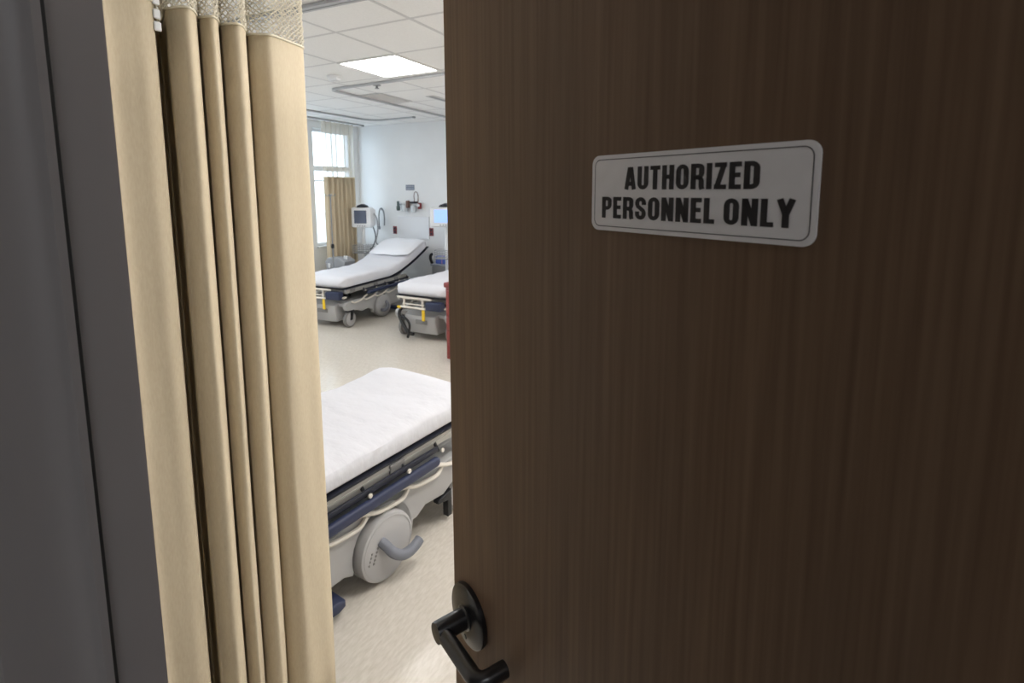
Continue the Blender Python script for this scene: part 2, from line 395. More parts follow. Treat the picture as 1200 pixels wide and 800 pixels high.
# condensed bold capitals drawn as ribbons in a unit-height box
ST = .212
def arc(cx, cy, rx, ry, a0, a1, n=8): return [(cx + rx * math.cos(math.radians(a0 + (a1 - a0) * k / n)), cy + ry * math.sin(math.radians(a0 + (a1 - a0) * k / n))) for k in range(n + 1)]
def glyph(ch):
    w = .53; h = ST / 2; r = w / 2 - h; L = h; Rr = w - h; B = h * .82; T = 1 - h * .82; c = w / 2
    if ch == 'I': return ST, [[(h, 0), (h, 1)]]
    if ch == 'O': return w, [arc(c, .74, r, T - .74, 180, 0) + arc(c, .26, r, .26 - B, 0, -180) + [(L, .74), (L, .76)]]
    if ch == 'U': return w, [[(L, 1), (L, .26)] + arc(c, .26, r, .26 - B, 180, 360) + [(Rr, 1)]]
    if ch == 'D': return w, [[(L, B), (L, T)], [(0, T), (c - .03, T)] + arc(c - .03, .76, Rr - c + .03, T - .76, 90, 0) + arc(c - .03, .24, Rr - c + .03, .24 - B, 0, -90) + [(0, B)]]
    if ch in 'PR':
        s = [[(L, 0), (L, 1)], [(0, T), (c, T)] + arc(c, .84, Rr - c, T - .84, 90, 0) + arc(c, .62, Rr - c, .62 - .47, 0, -90) + [(L, .47)]]
        if ch == 'R': s.append([(c - .02, .47)] + arc(c, .30, Rr - c, .17, 80, 0, 4) + [(Rr, .12), (Rr + .035, 0)])
        return w, s
    if ch == 'S':
        return w, [[(Rr, .66), (Rr, .74)] + arc(c, .76, r, T - .76, 0, 180) + [(L, .68), (L + .03, .60), (c, .50), (Rr - .03, .40), (Rr, .31)] + arc(c, .25, r, .25 - B, 0, -180) + [(L, .36)]]
    if ch == 'E': return .43, [[(L, 0), (L, 1)], [(L, T), (.43, T)], [(L, .52), (.40, .52)], [(L, B), (.43, B)]]
    if ch == 'L': return .41, [[(L, 0), (L, 1)], [(L, B), (.41, B)]]
    if ch == 'T': return .46, [[(.23, 0), (.23, 1)], [(0, T), (.46, T)]]
    if ch == 'H': return w, [[(L, 0), (L, 1)], [(Rr, 0), (Rr, 1)], [(L, .52), (Rr, .52)]]
    if ch == 'N': return .53, [[(L, 0), (L, 1)], [(.53 - h, 0), (.53 - h, 1)], [(L + .01, .93), (.53 - h - .01, .07)]]
    if ch == 'Z': return .45, [[(.01, T), (.45, T)], [(0, B), (.45, B)], [(.45 - h - .005, .90), (h + .005, .10)]]
    if ch == 'A': return .56, [[(.085, 0), (.25, .98)], [(.475, 0), (.31, .98)], [(.25, .915), (.31, .915)], [(.14, .25), (.42, .25)]]
    if ch == 'Y': return .53, [[(.08, 1), (.265, .45)], [(.45, 1), (.265, .45)], [(.265, 0), (.265, .5)]]
    return .15, []
def ribbon(mb, pts, fx, fz, bold=1.):
    k = len(pts); vs = []
    hor = all(abs(p[1] - pts[0][1]) < 1e-6 for p in pts)
    for i, p in enumerate(pts):
        a = Vector(pts[max(i - 1, 0)]); c = Vector(pts[min(i + 1, k - 1)]); t = (c - a)
        t = t.normalized() if t.length > 1e-9 else Vector((0, 1)); nn = Vector((-t.y, t.x))
        hw = ST / 2 * (1 - .18 * abs(nn.y))
        for s in (-1, 1): vs.append((fx(p[0] + nn.x * hw * s), -.0026, fz(p[1] + nn.y * hw * s)))
    mb.add(vs, [(2 * i, 2 * i + 1, 2 * i + 3, 2 * i + 2) for i in range(k - 1)])
def text_line(txt, x0, x1, z0, h):
    gs = [glyph(c) for c in txt]; gap = .085; tot = sum(g[0] for g in gs) + gap * (len(gs) - 1); sx = (x1 - x0) / tot
    x = 0.
    for ch, g in zip(txt, gs):
        if g[1]:
            mb = MB()
            for st in g[1]: ribbon(mb, st, lambda a, x=x: x0 + (x + a) * sx, lambda c: z0 + c * h)
            mb.build('letter', 'sign_ink', sg, smooth=False, flip=False)
        x += g[0] + gap
text_line('AUTHORIZED', .4535 * EE, .6205 * EE, CAM_H - .0003, .0266 * EE)
text_line('PERSONNEL ONLY', .4165 * EE, .6545 * EE, CAM_H - .0355 * EE, .0262 * EE)

# ------------------------------------------------------------------ privacy curtains
def ribbon_sheet(path, z0, z1, nz=6, wob=0.):
    vs = []; fs = []; n = len(path)
    for k in range(nz + 1):
        z = z0 + (z1 - z0) * k / nz
        for i, p in enumerate(path):
            dx = wob * math.sin(i * .35 + k * 1.3) * (1 - k / nz); vs.append((p[0] + dx, p[1], z))
    for k in range(nz):
        for i in range(n - 1): fs.append((k * n + i, k * n + i + 1, (k + 1) * n + i + 1, (k + 1) * n + i))
    return vs, fs
def resample(path, step):
    out = [path[0].copy()]; acc = 0.
    for a, b_ in zip(path[:-1], path[1:]):
        L = (b_ - a).length; d = step - acc
        while d <= L:
            out.append(a.lerp(b_, d / L)); d += step
        acc = (acc + L) % step
    return out
def net(path, z0, z1, cw, chh):
    """knotted diamond netting following a curtain path"""
    p = resample(path, cw / 2); n = len(p); rows = int((z1 - z0) / (chh / 2)); idx = {}; vs = []
    def V(i, j):
        if (i, j) not in idx:
            idx[(i, j)] = len(vs); vs.append((p[i].x + random.uniform(-1, 1) * .0015, p[i].y + random.uniform(-1, 1) * .0018, z0 + j * chh / 2 + random.uniform(-1, 1) * .0016))
        return idx[(i, j)]
    fs = []
    for i in range(1, n - 1):
        for j in range(1, rows):
            if (i + j) % 2: fs.append((V(i - 1, j), V(i, j - 1), V(i + 1, j), V(i, j + 1)))
    return vs, fs
# plan of the curtain folds (room coordinates, metres)
CX = -1.07
FOLDS = [
    (-1.0700, 0.4683), (-1.0655, 0.4917), (-1.0700, 0.5206), (-1.0754, 0.5444), (-1.0718, 0.5690), (-1.0665, 0.5907),
    (-1.0700, 0.6085), (-1.0804, 0.6210), (-1.1221, 0.6432), (-1.1999, 0.6933), (-1.2082, 0.7056), (-1.1474, 0.6800),
    (-1.1009, 0.6542), (-1.0854, 0.6551), (-1.0632, 0.6578), (-1.0497, 0.6631), (-1.0481, 0.6727), (-1.0616, 0.6902),
    (-1.0800, 0.7057), (-1.1035, 0.7167), (-1.1246, 0.7275), (-1.1118, 0.7293), (-1.0887, 0.7161), (-1.0793, 0.7159),
    (-1.0659, 0.7180), (-1.0577, 0.7219), (-1.0567, 0.7284), (-1.0649, 0.7401), (-1.0798, 0.7528), (-1.1029, 0.7660),
    (-1.1234, 0.7783), (-1.1110, 0.7777), (-1.0931, 0.7672), (-1.0815, 0.7680), (-1.0649, 0.7714), (-1.0549, 0.7769),
    (-1.0537, 0.7860), (-1.0637, 0.8018), (-1.0796, 0.8170), (-1.1020, 0.8299), (-1.1220, 0.8423), (-1.1258, 0.8543),
    (-1.1058, 0.8415), (-1.0922, 0.8427), (-1.0763, 0.8514), (-1.0622, 0.8617), (-1.0592, 0.8738), (-1.0616, 0.8983),
    (-1.0670, 0.9289), (-1.0715, 0.9571), (-1.0774, 0.9744), (-1.0848, 0.9837), (-1.0923, 0.9842),
]
ctrl = [(x, y, 0) for x, y in FOLDS]
cpath = catmull(ctrl, 7)
HEM = 2.04
cur = empty('privacy_curtain', (CX, .6, 0)); inv = Vector((-CX, -.6, 0))
lp = [p + inv for p in cpath]
tag(cur, 'tan fabric privacy curtain with white net top hanging in folds beside the door frame', 'curtain', 'cubicle curtains')
vs, fs = ribbon_sheet(lp, .14, HEM, 10, .002)
fo = MB().add(vs, fs).build('curtain_fabric', 'fabric_tan', cur, angle=180, flip=False)
sd = fo.modifiers.new('cloth', 'SOLIDIFY'); sd.thickness = .0016
bv = []
for p in lp: bv.append((p.x, p.y, HEM))
MB().tube(bv, .0028, 6).build('hem_binding', 'binding', cur, angle=180)
MB().tube([(x, y, .144) for x, y, z in bv], .003, 6).build('bottom_hem', 'fabric_tan', cur, angle=180)
vs, fs = net(lp, HEM, ZC - .02, .0135, .0115)
no = MB().add(vs, fs).build('net_header', 'net_cream', cur, smooth=False, flip=False)
wf = no.modifiers.new('strands', 'WIREFRAME'); wf.thickness = .0050; wf.use_even_offset = False
clip_x, clip_y = -1.0717, 0.6217
cl = MB()
for k, z in enumerate((HEM + .004, HEM - .022, HEM - .045)): cl.box((clip_x - CX, clip_y - .6, z), (.004, .014, .018), .002, 1)
cl.build('snap_clip', 'white_plastic', cur)

def track(name, pts, label, group='ceiling curtain tracks', w=.016, zt=ZC - .002):
    base = Vector((pts[0][0], pts[0][1], zt))
    mb = MB(); P = [Vector((x, y, 0)) for x, y in pts]
    sec = [(-w, 0), (w, 0), (w, -.018), (w * .35, -.018), (w * .35, -.014), (-w * .35, -.014), (-w * .35, -.018), (-w, -.018)]
    vs = []; n = len(sec)
    for i, p in enumerate(P):
        t = (P[min(i + 1, len(P) - 1)] - P[max(i - 1, 0)]).normalized(); s = Vector((t.y, -t.x, 0))
        for a_, b_ in sec:
            q = p - P[0] + s * a_; vs.append((q.x, q.y, b_))
    fs = [(i * n + j, i * n + (j + 1) % n, (i + 1) * n + (j + 1) % n, (i + 1) * n + j) for i in range(len(P) - 1) for j in range(n)]
    fs += [tuple(range(n)), tuple((len(P) - 1) * n + j for j in range(n))]
    o = empty(name, base); tag(o, label, 'curtain track', group)
    mb.add(vs, fs).build('rail', 'track_alu', o, smooth=False)
    e = P[-1] - P[0]
    MB().box((0, 0, -.011), (w * 2.2, w * 2.2, .024), .003, 1).build('end_cap', 'grey_plastic', o)
    MB().box((e.x, e.y, -.011), (w * 2.2, w * 2.2, .024), .003, 1).build('end_cap', 'grey_plastic', o)
    return o
def corner_path(a, c, b_, r=.18, n=7):
    a, b_, c = Vector(a), Vector(b_), Vector(c); u = (a - c).normalized(); v = (b_ - c).normalized(); o = c + u * r + v * r
    out = [a]
    for k in range(n + 1):
        t = PI / 2 * k / n; out.append(o - v * r * math.cos(t) - u * r * math.sin(t))
    out.append(b_)
    return [(p.x, p.y) for p in out]
track('curtain_track', [(-1.07, .32), (-1.07, 1.9)], 'grey ceiling track carrying the tan curtain beside the door')
track('curtain_track', [(-3.6, 2.215), (-1.35, 2.26)], 'grey ceiling track nearest the viewer, crossing above the tan curtain edge', w=.03)
track('curtain_track', corner_path((-4.2, 6.35), (-4.13, 4.06), (-2.3, 3.98), .10), 'cornered grey ceiling track around the bed by the red cart')
track('curtain_track', corner_path((-5.46, 4.2), (-5.40, 6.14), (-4.6, 6.1), .22), 'ceiling track over the bed by the window')

# curtain by the window
fc = empty('privacy_curtain', (-5.93, 5.95, 0))
tag(fc, 'tan privacy curtain with net top bunched in the corner by the window', 'curtain', 'cubicle curtains')
pp = []
for k in range(15):
    y = -.30 + .64 * k / 14; pp.append((.035 * (1 if k % 2 else -1) * (.7 + .5 * random.random()), y + random.uniform(-.012, .012), 0))
fp = catmull(pp, 6)
vs, fs = ribbon_sheet(fp, .3, 1.88, 6, .006)
o = MB().add(vs, fs).build('curtain_fabric', 'fabric_tan', fc, angle=180, flip=False); o.modifiers.new('cloth', 'SOLIDIFY').thickness = .002
vs, fs = ribbon_sheet(fp, 1.88, ZC - .03, 3)
MB().add(vs, fs).build('net_header', 'net_far', fc, angle=180, flip=False)
MB().tube([(p.x, p.y, 1.88) for p in fp], .006, 5).build('hem_binding', 'binding', fc, angle=180)
track('curtain_track', [(-5.93, 4.3), (-5.93, 6.5)], 'ceiling track along the window wall carrying the corner curtain')

# ------------------------------------------------------------------ hospital stretchers
def smoothstep(a, b_, t):
    t = max(0., min(1., (t - a) / (b_ - a))); return t * t * (3 - 2 * t)
BL = 1.98
def make_bed(loc, rz, label, raise_head, bulge=0., caster_t=.12, head_h=.33, thick=.145):
    R = empty('stretcher', (*loc, 0), rz); tag(R, label, 'hospital bed', 'wheeled hospital stretchers')
    def zb(t):                                   # height of the underside of the mattress
        z = .492
        if raise_head: z += head_h * max(0, (t - .95) / (BL - .95)) ** 1.45
        return z
    def ztop(t): return thick + bulge * math.exp(-((t - .12) / .13) ** 2)
    # mattress under a white sheet
    NT, HW = 44, .355; vs = []; ring = 40
    rnd = random.Random(int(abs(loc[0]) * 100))
    for i in range(NT + 1):
        t = BL * i / NT
        e = min(t, BL - t); rr = .10; k = math.sqrt(max(0, 1 - (1 - min(e / rr, 1)) ** 2)); hw = HW - rr * .9 * (1 - k); kk = .30 + .70 * math.sqrt(max(0, 1 - (1 - min(e / .06, 1)) ** 2))
        h = ztop(t) * kk; z0 = zb(t) + (ztop(t) - h) * .3
        sl = (zb(t + .01) - zb(t - .01)) / .02
        for j in range(ring):
            a = 2 * PI * j / ring; c, s_ = math.cos(a), math.sin(a); ex = .22
            x = math.copysign(abs(c) ** ex, c) * hw; zz = (math.copysign(abs(s_) ** (ex * 1.5), s_) * .5 + .5) * h
            if s_ > .3: zz += .006 * math.sin(t * 9 + x * 7) * math.sin(x * 11 - t * 3) + .003 * math.sin(t * 31 + x * 9 + 2 * math.sin(x * 6)) - .006 * (x / hw) ** 2
            nrm = 1 / math.sqrt(1 + sl * sl)
            vs.append((x, t - sl * nrm * zz, z0 + zz * nrm + .0015))
    fs = [(i * ring + j, i * ring + (j + 1) % ring, (i + 1) * ring + (j + 1) % ring, (i + 1) * ring + j) for i in range(NT) for j in range(ring)]
    fs += [tuple(range(ring)), tuple(NT * ring + j for j in range(ring))]
    MB().add(vs, fs).build('mattress', 'sheet', R, angle=60)
    def slab(t0, t1, x0, x1, dz0, dz1, n=20):
        vs = []
        for i in range(n + 1):
            t = t0 + (t1 - t0) * i / n; sl = (zb(t + .01) - zb(t - .01)) / .02; nr = 1 / math.sqrt(1 + sl * sl)
            for x, d in ((x0, dz0), (x1, dz0), (x1, dz1), (x0, dz1)): vs.append((x, t - sl * nr * d, zb(t) + d * nr))
        fs = [(i * 4 + j, i * 4 + (j + 1) % 4, i * 4 + 4 + (j + 1) % 4, i * 4 + 4 + j) for i in range(n) for j in range(4)]
        return MB().add(vs, fs + [(0, 1, 2, 3), tuple(n * 4 + j for j in range(4))])
    slab(.03, BL - .02, -.362, .362, -.009, 0.).build('platform', 'navy_dark', R, smooth=False)
    # litter frame
    for s in (-1, 1):
        b = MB().prism([(.05, .480), (.9, .480), (1.35, .480), (1.35, .430), (.9, .430), (.05, .430)], s * .335 - .018, s * .335 + .018, 'X', .004)
        b.box((s * .335, .7, .456), (.044, 1.2, .010)); bm_ = b.build('side_beam', 'frame_silver', R, smooth=False)
        for t in (.16, .62, 1.08): MB().box((s * .345, t, .452), (.034, .09, .046), .004, 1).build('beam_bracket', 'hood_dark', bm_, smooth=False)
    MB().box((0, .10, .448), (.64, .04, .04), .004).build('cross_beam', 'frame_silver', R, smooth=False)
    MB().box((0, 1.3, .448), (.64, .04, .04), .004).build('cross_beam', 'frame_silver', R, smooth=False)
    if raise_head:
        for s in (-1, 1): MB().tube([(s * .22, 1.32, .45), (s * .22, 1.75, zb(1.75) - .02)], .014, 8).build('head_strut', 'frame_silver', R)
    for t in (.45, 1.45):
        lc = MB(); lc.lathe([(.065, .27), (.065, .36), (.05, .362), (.05, .45)], (0, t, 0), 'Z', 20); lc.build('lift_column', 'black_plastic', R)
    # lowered side rails
    for s in (-1, 1):
        X = s * .398
        rb = MB(); rb.prism(rrect(1.00, .046, .022, 5, .89, .388), X - .016, X + .016, 'X', .012); rr_ = rb.build('side_rail', 'navy', R)
        ub = MB(); ub.box((X - s * .022, .865, .432), (.016, .98, .026), .005); ub.build('upper_bar', 'navy_dark', rr_)
        for t in (.36, .585, .81, 1.1, 1.34):
            MB().tube([(X - s * .03, t, .41), (X - s * .045, t + .01, .455)], .009, 6).build('rail_post', 'black_plastic', rr_)
            MB().lathe([(.011, 0), (.010, s * .006)], (X - s * .004, t, .424), 'X', 10).build('rail_bolt', 'rim_white', rr_)
    # plastic base cover with wheel arches
    arch = [(.72 + .165 * math.cos(math.radians(a_)), .15 + .165 * math.sin(math.radians(a_))) for a_ in range(201, -22, -12)]
    bottom = [(.015, .255), (.04, .222), (.10, .212), (.25, .192), (.32, .160), (.45, .176), (.51, .146), (.535, .146), (.546, .088), (.562, .088)] + arch + [(.885, .095), (.93, .117), (1.70, .125), (1.80, .21), (1.90, .24)]
    top = [(1.94, .31), (1.90, .335), (1.35, .325), (1.1, .34), (.98, .318), (.86, .338), (.76, .312), (.66, .300), (.61, .300), (.575, .312), (.54, .326), (.44, .308), (.37, .306), (.34, .318), (.29, .326), (.15, .33), (.03, .318), (.01, .29)]
    bc = MB(); bc.prism(bottom + top, -.362, -.315, 'X', .006); bc.prism(bottom + top, .315, .362, 'X', .006)
    inner = [(.06, .26), (.30, .17), (.52, .15), (1.70, .14), (1.9, .25), (1.9, .30), (.06, .30)]
    bc.prism(inner, -.316, .316, 'X')
    nose = [(.03, .075), (.30, .065), (.34, .26), (.30, .30), (.06, .31), (-.005, .28), (-.012, .22)]
    bc.prism(nose, -.215, .215, 'X', .02)
    cov = bc.build('base_cover', 'hood_grey', R, angle=30)
    MB().box((.03, -.014, .215), (.16, .006, .05), .002, 1).build('label_panel', 'hood_dark', cov)
    for s in (-1, 1):
        X = s * .372
        for t0 in (.86, .626, .40, 1.10, 1.34):
            P = [(X, t0 + .012, .352), (X + s * .006, t0 - .03, .347), (X + s * .008, t0 - .10, .318), (X + s * .008, t0 - .20, .303), (X + s * .005, t0 - .252, .303), (X, t0 - .285, .324)]
            MB().tube(catmull(P, 4), .0105, 7).build('base_rim', 'rim_white', cov)
        # large centre wheel with its steering pedal
        wh = MB(); wh.lathe([(.02, .318 * s), (.138, .318 * s), (.146, .330 * s), (.147, .391 * s), (.144, .401 * s), (.134, .4055 * s), (.06, .407 * s), (.02, .4075 * s)], (0, .73, .15), 'X', 40)
        wo = wh.build('centre_wheel', 'wheel_grey', R)
        MB().lathe([(.139, .322 * s), (.1498, .326 * s), (.1498, .345 * s), (.139, .349 * s)], (0, .73, .15), 'X', 40).build('tyre', 'hood_dark', wo)
        MB().lathe([(.134, .4030 * s), (.134, .4072 * s), (.131, .4076 * s), (.131, .403 * s)], (0, .73, .15), 'X', 40).build('cover_ring', 'hood_grey', wo)
        P = [(s * .400, .768, .196), (s * .425, .760, .180), (s * .447, .742, .147), (s * .460, .705, .119), (s * .460, .655, .108), (s * .458, .615, .114), (s * .454, .592, .120)]
        MB().tube(catmull(P, 5), [.023] * 31, 10, flat=.85).build('steer_pedal', 'pedal_grey', wo)
        # two small rows of moulded marks on the wheel cover
        mk = MB()
        for i_ in range(6): mk.box((s * .4072, .815 - .006 * i_, .125 + .014 * i_), (.003, .008, .009))
        for i_ in range(4): mk.box((s * .4068, .840 - .006 * i_, .13 + .014 * i_), (.003, .006, .008))
        mk.build('moulded_marks', 'hood_dark', wo, smooth=False)
        # casters
        for t, d in ((caster_t, -1 if caster_t < .2 else 1), (1.83, 1)):
            cx = s * .325
            fk = MB(); fk.box((cx, t - d * .01, .207), (.075, .10, .03), .01)
            for q in (-1, 1): fk.prism([(t - .03 - d * .02, .205), (t + .03 - d * .02, .205), (t + .018, .09), (t - .018, .09)], cx + q * .030 - .004, cx + q * .030 + .004, 'X')
            fk.lathe([(.02, .20), (.02, .30)], (cx, t - d * .02, 0), 'Z', 12)
            fo_ = fk.build('caster', 'black_plastic', R)
            MB().lathe([(.085, -.022), (.099, -.016), (.1, 0), (.099, .016), (.085, .022)], (cx, t, .1), 'X', 28).build('caster_tyre', 'hood_dark', fo_)
            MB().lathe([(.02, -.027), (.06, -.027), (.083, -.0225), (.083, .0225), (.06, .027), (.02, .027)], (cx, t, .1), 'X', 28).build('caster_disc', 'wheel_grey', fo_)
        # foot pedals along the side
        MB().prism([(1.08, .045), (1.00, .035), (.965, .045), (.965, .07), (1.00, .085), (1.08, .075)], min(s * .30, s * .415), max(s * .30, s * .415), 'X', .01).build('foot_pedal', 'navy', R)
    # foot end fittings
    pb = MB()
    for x in (-.20, .055): pb.tube([(x, -.018, .36), (x, -.018, .475)], .013, 8)
    pb.tube([(-.30, -.012, .478), (-.2, -.018, .478), (.11, -.018, .478), (.15, .01, .466)], .012, 8)
    pb.tube([(-.24, -.03, .372), (.10, -.03, .372)], .013, 8); pb.tube([(-.22, -.02, .408), (.08, -.02, .408)], .008, 6)
    pbo = pb.build('push_frame', 'rim_white', R)
    MB().box((-.262, -.03, .365), (.05, .03, .028), .006, 1).build('grip', 'yellow', pbo)
    MB().box((.215, -.005, .408), (.21, .09, .095), .015).build('control_box', 'navy', R)
    MB().box((.335, .03, .385), (.035, .05, .02), .007).build('release_lever', 'rim_white', R)
    MB().box((.075, -.036, .298), (.042, .014, .125), .006, 1).build('brake_tag', 'yellow', R)
    MB().tube(catmull([(-.27, .02, .345), (-.285, -.01, .29), (-.25, -.03, .22), (-.17, -.045, .13), (-.12, -.05, .085), (-.06, -.045, .075)], 5), .019, 8).build('pump_pedal', 'black_plastic', R)
    MB().tube(catmull([(-.24, -.02, .26), (-.17, -.05, .25), (-.12, -.06, .22), (-.10, -.06, .16), (-.13, -.06, .03)], 4), .014, 7).build('pedal_arm', 'black_plastic', R)
    return R, zb, ztop
# bed by the window (head raised)
b1, zb1, zt1 = make_bed((-4.88, 4.50), math.radians(4.5), 'wheeled stretcher with raised head and pillow, by the window', True, caster_t=.12)
b2, zb2, zt2 = make_bed((-3.43, 4.56), math.radians(-.5), 'flat white stretcher seen foot-first, partly behind the red cart', False, caster_t=.14)
u7 = Vector((math.sin(math.radians(7)), math.cos(math.radians(7)))); v7 = Vector((u7.y, -u7.x))
c3 = Vector((-1.448, 1.505)) + u7 * .82 - v7 * .362
b3, zb3, zt3 = make_bed((c3.x, c3.y), math.radians(180 - 7), 'nearest white stretcher, cut off by the tan curtain and the door', False, bulge=.02, caster_t=.17, thick=.115)

bk3 = MB(); bk3.prism([(.27, .168), (.37, .150), (.37, .135), (.30, .12), (.298, .03), (.27, .03), (.268, .12)], -.372, -.335, 'X', .004)
bk3.build('brake_bracket', 'black_plastic', b3)
# pillow on the raised head
pt, pw, pl_ = 1.62, .70, .52
sl = (zb1(pt + .05) - zb1(pt - .05)) / .1; ang = math.atan(sl)
pb = MB(); NX, NY = 18, 14; vs = []; fs = []
for sgn in (1, -1):
    for i in range(NX + 1):
        for j in range(NY + 1):
            x = (i / NX - .5) * 2; y = (j / NY - .5) * 2
            th = .055 * (max(0, 1 - abs(x) ** 3.2) * max(0, 1 - abs(y) ** 3.2)) ** .55
            sxx = 1 - .06 * y * y; syy = 1 - .07 * x * x
            vs.append((x * pw / 2 * sxx, y * pl_ / 2 * syy, th * sgn + .004 * math.sin(x * 7 + y * 4)))
nn = (NX + 1) * (NY + 1)
for s_ in range(2):
    for i in range(NX):
        for j in range(NY):
            a0 = s_ * nn + i * (NY + 1) + j; fs.append((a0, a0 + 1, a0 + NY + 2, a0 + NY + 1))
po = pb.add(vs, fs).build('pillow', 'pillow_case', None, angle=80)
tag(po, 'white pillow lying on the raised head of the stretcher by the window', 'pillow')
mm = b1.matrix_basis @ Matrix.Translation((.045, pt - math.sin(ang) * .17, zb1(pt) + math.cos(ang) * .185)) @ Matrix.Rotation(ang, 4, 'X')
po.matrix_world = mm

# ------------------------------------------------------------------ red cart at the door edge
ct = empty('supply_cart', (-2.528, 4.26, 0), math.radians(-8)); tag(ct, 'red wheeled cart beside the stretcher, mostly hidden by the door', 'cart')
MB().box((0, 0, .385), (.42, .40, .72), .008).build('cart_body', 'red', ct)
MB().box((0, 0, .765), (.45, .43, .05), .012).build('cart_top', 'red', ct)
for z in (.11, .25, .39, .53, .65):
    d_ = MB().box((0, -.204, z), (.39, .014, .10 if z > .65 else .125), .004).build('drawer', 'red', ct)
    MB().box((0, -.217, z + .02), (.16, .014, .02), .004, 1).build('handle', 'grey_plastic', d_)
for sx in (-1, 1):
    for sy in (-1, 1):
        w_ = MB(); w_.lathe([(.018, -.012), (.026, -.008), (.026, .008), (.018, .012)], (sx * .13, sy * .13, .026), 'X', 16); w_.box((sx * .13, sy * .13, .045), (.03, .03, .02), .004, 1); w_.build('caster', 'black_plastic', ct)
MB().lathe([(.006, 0), (.006, .006)], (-.2, -.205, .775), 'Z', 8).build('rivet', 'chrome', ct)

# ------------------------------------------------------------------ IV pole
iv = empty('iv_pole', (-5.535, 5.365, 0)); tag(iv, 'thin dark intravenous drip pole in front of the window curtain', 'iv pole')
MB().tube([(0, 0, .1), (0, 0, .9)], .012, 8).build('lower_tube', 'steel', iv)
MB().tube([(0, 0, .88), (0, 0, 1.63)], .008, 8).build('upper_tube', 'steel', iv)
for k in range(4):
    a = PI / 2 * k + .5
    MB().tube([(0, 0, 1.62), (.03 * math.cos(a), .03 * math.sin(a), 1.60), (.06 * math.cos(a), .06 * math.sin(a), 1.605), (.068 * math.cos(a), .068 * math.sin(a), 1.63)], .005, 6).build('hook', 'steel', iv)
for k in range(5):
    a = 2 * PI / 5 * k
    l_ = MB().tube([(0, 0, .10), (.165 * math.cos(a), .165 * math.sin(a), .065)], .013, 6).build('leg', 'steel', iv)
    MB().lathe([(.02, -.01), (.028, 0), (.02, .01)], (.165 * math.cos(a), .165 * math.sin(a), .028), 'X', 12).build('caster', 'black_plastic', l_)
MB().lathe([(.02, .86), (.024, .88), (.02, .92)], (0, 0, 0), 'Z', 12).build('height_clamp', 'black_plastic', iv)

# ------------------------------------------------------------------ vital-signs monitors on stands
def monitor(loc, rz, label, zc, w, h, lit):
    R = empty('vital_signs_monitor', loc, rz); tag(R, label, 'monitor', 'vital signs monitors on stands')
    for k in range(5):
        a = 2 * PI / 5 * k + .3
        l_ = MB().tube([(0, 0, .09), (.2 * math.cos(a), .2 * math.sin(a), .07)], [.03, .018], 8).build('leg', 'white_plastic', R)
        MB().lathe([(.022, -.012), (.032, 0), (.022, .012)], (.2 * math.cos(a), .2 * math.sin(a), .032), 'X', 12).build('caster', 'black_plastic', l_)
    MB().tube([(0, 0, .08), (0, 0, zc - h / 2 + .02)], .02, 10).build('pole', 'white_plastic', R)
    hs = MB(); hs.prism([(-.05, -h * .46), (-.05, h * .46), (.02, h * .5), (.13, h * .36), (.13, -h * .36), (.02, -h * .5)], -w / 2, w / 2, 'X', .02)
    ho = hs.build('housing', 'white_plastic', R, loc=(0, -.03, zc))
    MB().prism(rrect(w * .62, h * .62, .006, 3, -.01, .01), -.054, -.048, 'Y').build('screen', 'screen_lit' if lit else 'screen_dark', ho, smooth=False)
    for k in range(4): MB().box((-.06 + .04 * k, -.052, -h * .40), (.022, .008, .014), .003, 1).build('button', 'grey_plastic', ho)
    tp = MB(); tp.prism([(-.09, 0), (.09, 0), (.06, .028), (.0, .05), (-.07, .028)], -.05, .05, 'Y', .008); tp.build('probe_holder', 'navy_dark', R, loc=(0, -.01, zc + h * .49))
    bk = MB()
    for k in range(5):
        z = .70 + .03 * k; bk.tube([(-.15, -.10, z), (.15, -.10, z), (.15, .06, z), (-.15, .06, z)], .004, 5, closed=True)
    for k in range(9): bk.tube([(-.15 + .0375 * k, -.10, .70), (-.15 + .0375 * k, -.10, .82)], .003, 5)
    bk.box((0, -.02, .695), (.30, .16, .006)); bk.build('basket', 'grey_plastic', R)
    cb = catmull([(w / 2 - .02, .03, zc + .08), (w / 2 + .05, .02, zc - .02), (w / 2 + .07, 0, zc - .2), (w / 2 + .05, -.03, zc - .38), (w / 2 + .07, .03, zc - .44), (w / 2 + .11, .08, zc - .47)], 5)
    MB().tube(cb, .011, 6).build('cable', 'grey_plastic', R)
    MB().tube(catmull([(w / 2 - .04, .03, zc - .1), (w / 2 + .03, 0, zc - .3), (w / 2 + .0, -.04, zc - .45), (w / 2 - .06, -.03, zc - .5)], 5), .008, 6).build('cable', 'navy_dark', R)
    return R
monitor((-5.70, 6.19, 0), math.radians(14), 'white monitor with dark square screen on a pole, beside the corner curtain', 1.256, .335, .325, False)
monitor((-4.13, 6.16, 0), math.radians(20), 'white monitor with lit pale blue screen at the door edge', 1.30, .44, .29, True)

# grey bin behind the stretcher by the window
gb = empty('supply_bin', (-5.60, 5.56, 0)); tag(gb, 'grey bin with pale cups on a low stand, behind the stretcher by the window', 'bin')
MB().tube([(0, 0, .03), (0, 0, .50)], .02, 8).build('post', 'steel', gb)
MB().lathe([(.09, 0), (.09, .015), (.03, .035)], (0, 0, 0), 'Z', 20).build('base', 'grey_plastic', gb)
MB().prism([(-.16, .50), (.16, .50), (.20, .66), (.10, .71), (-.14, .70), (-.2, .64)], -.11, .11, 'Y', .02).build('tub', 'grey_plastic', gb)
for x, z in ((-.11, .585), (.06, .66), (.13, .70)):
    MB().lathe([(.022, -.03), (.03, .03), (.026, .034)], (x, -.10 if z < .6 else -.02, z), 'Z', 14).build('cup', 'white_plastic', gb)

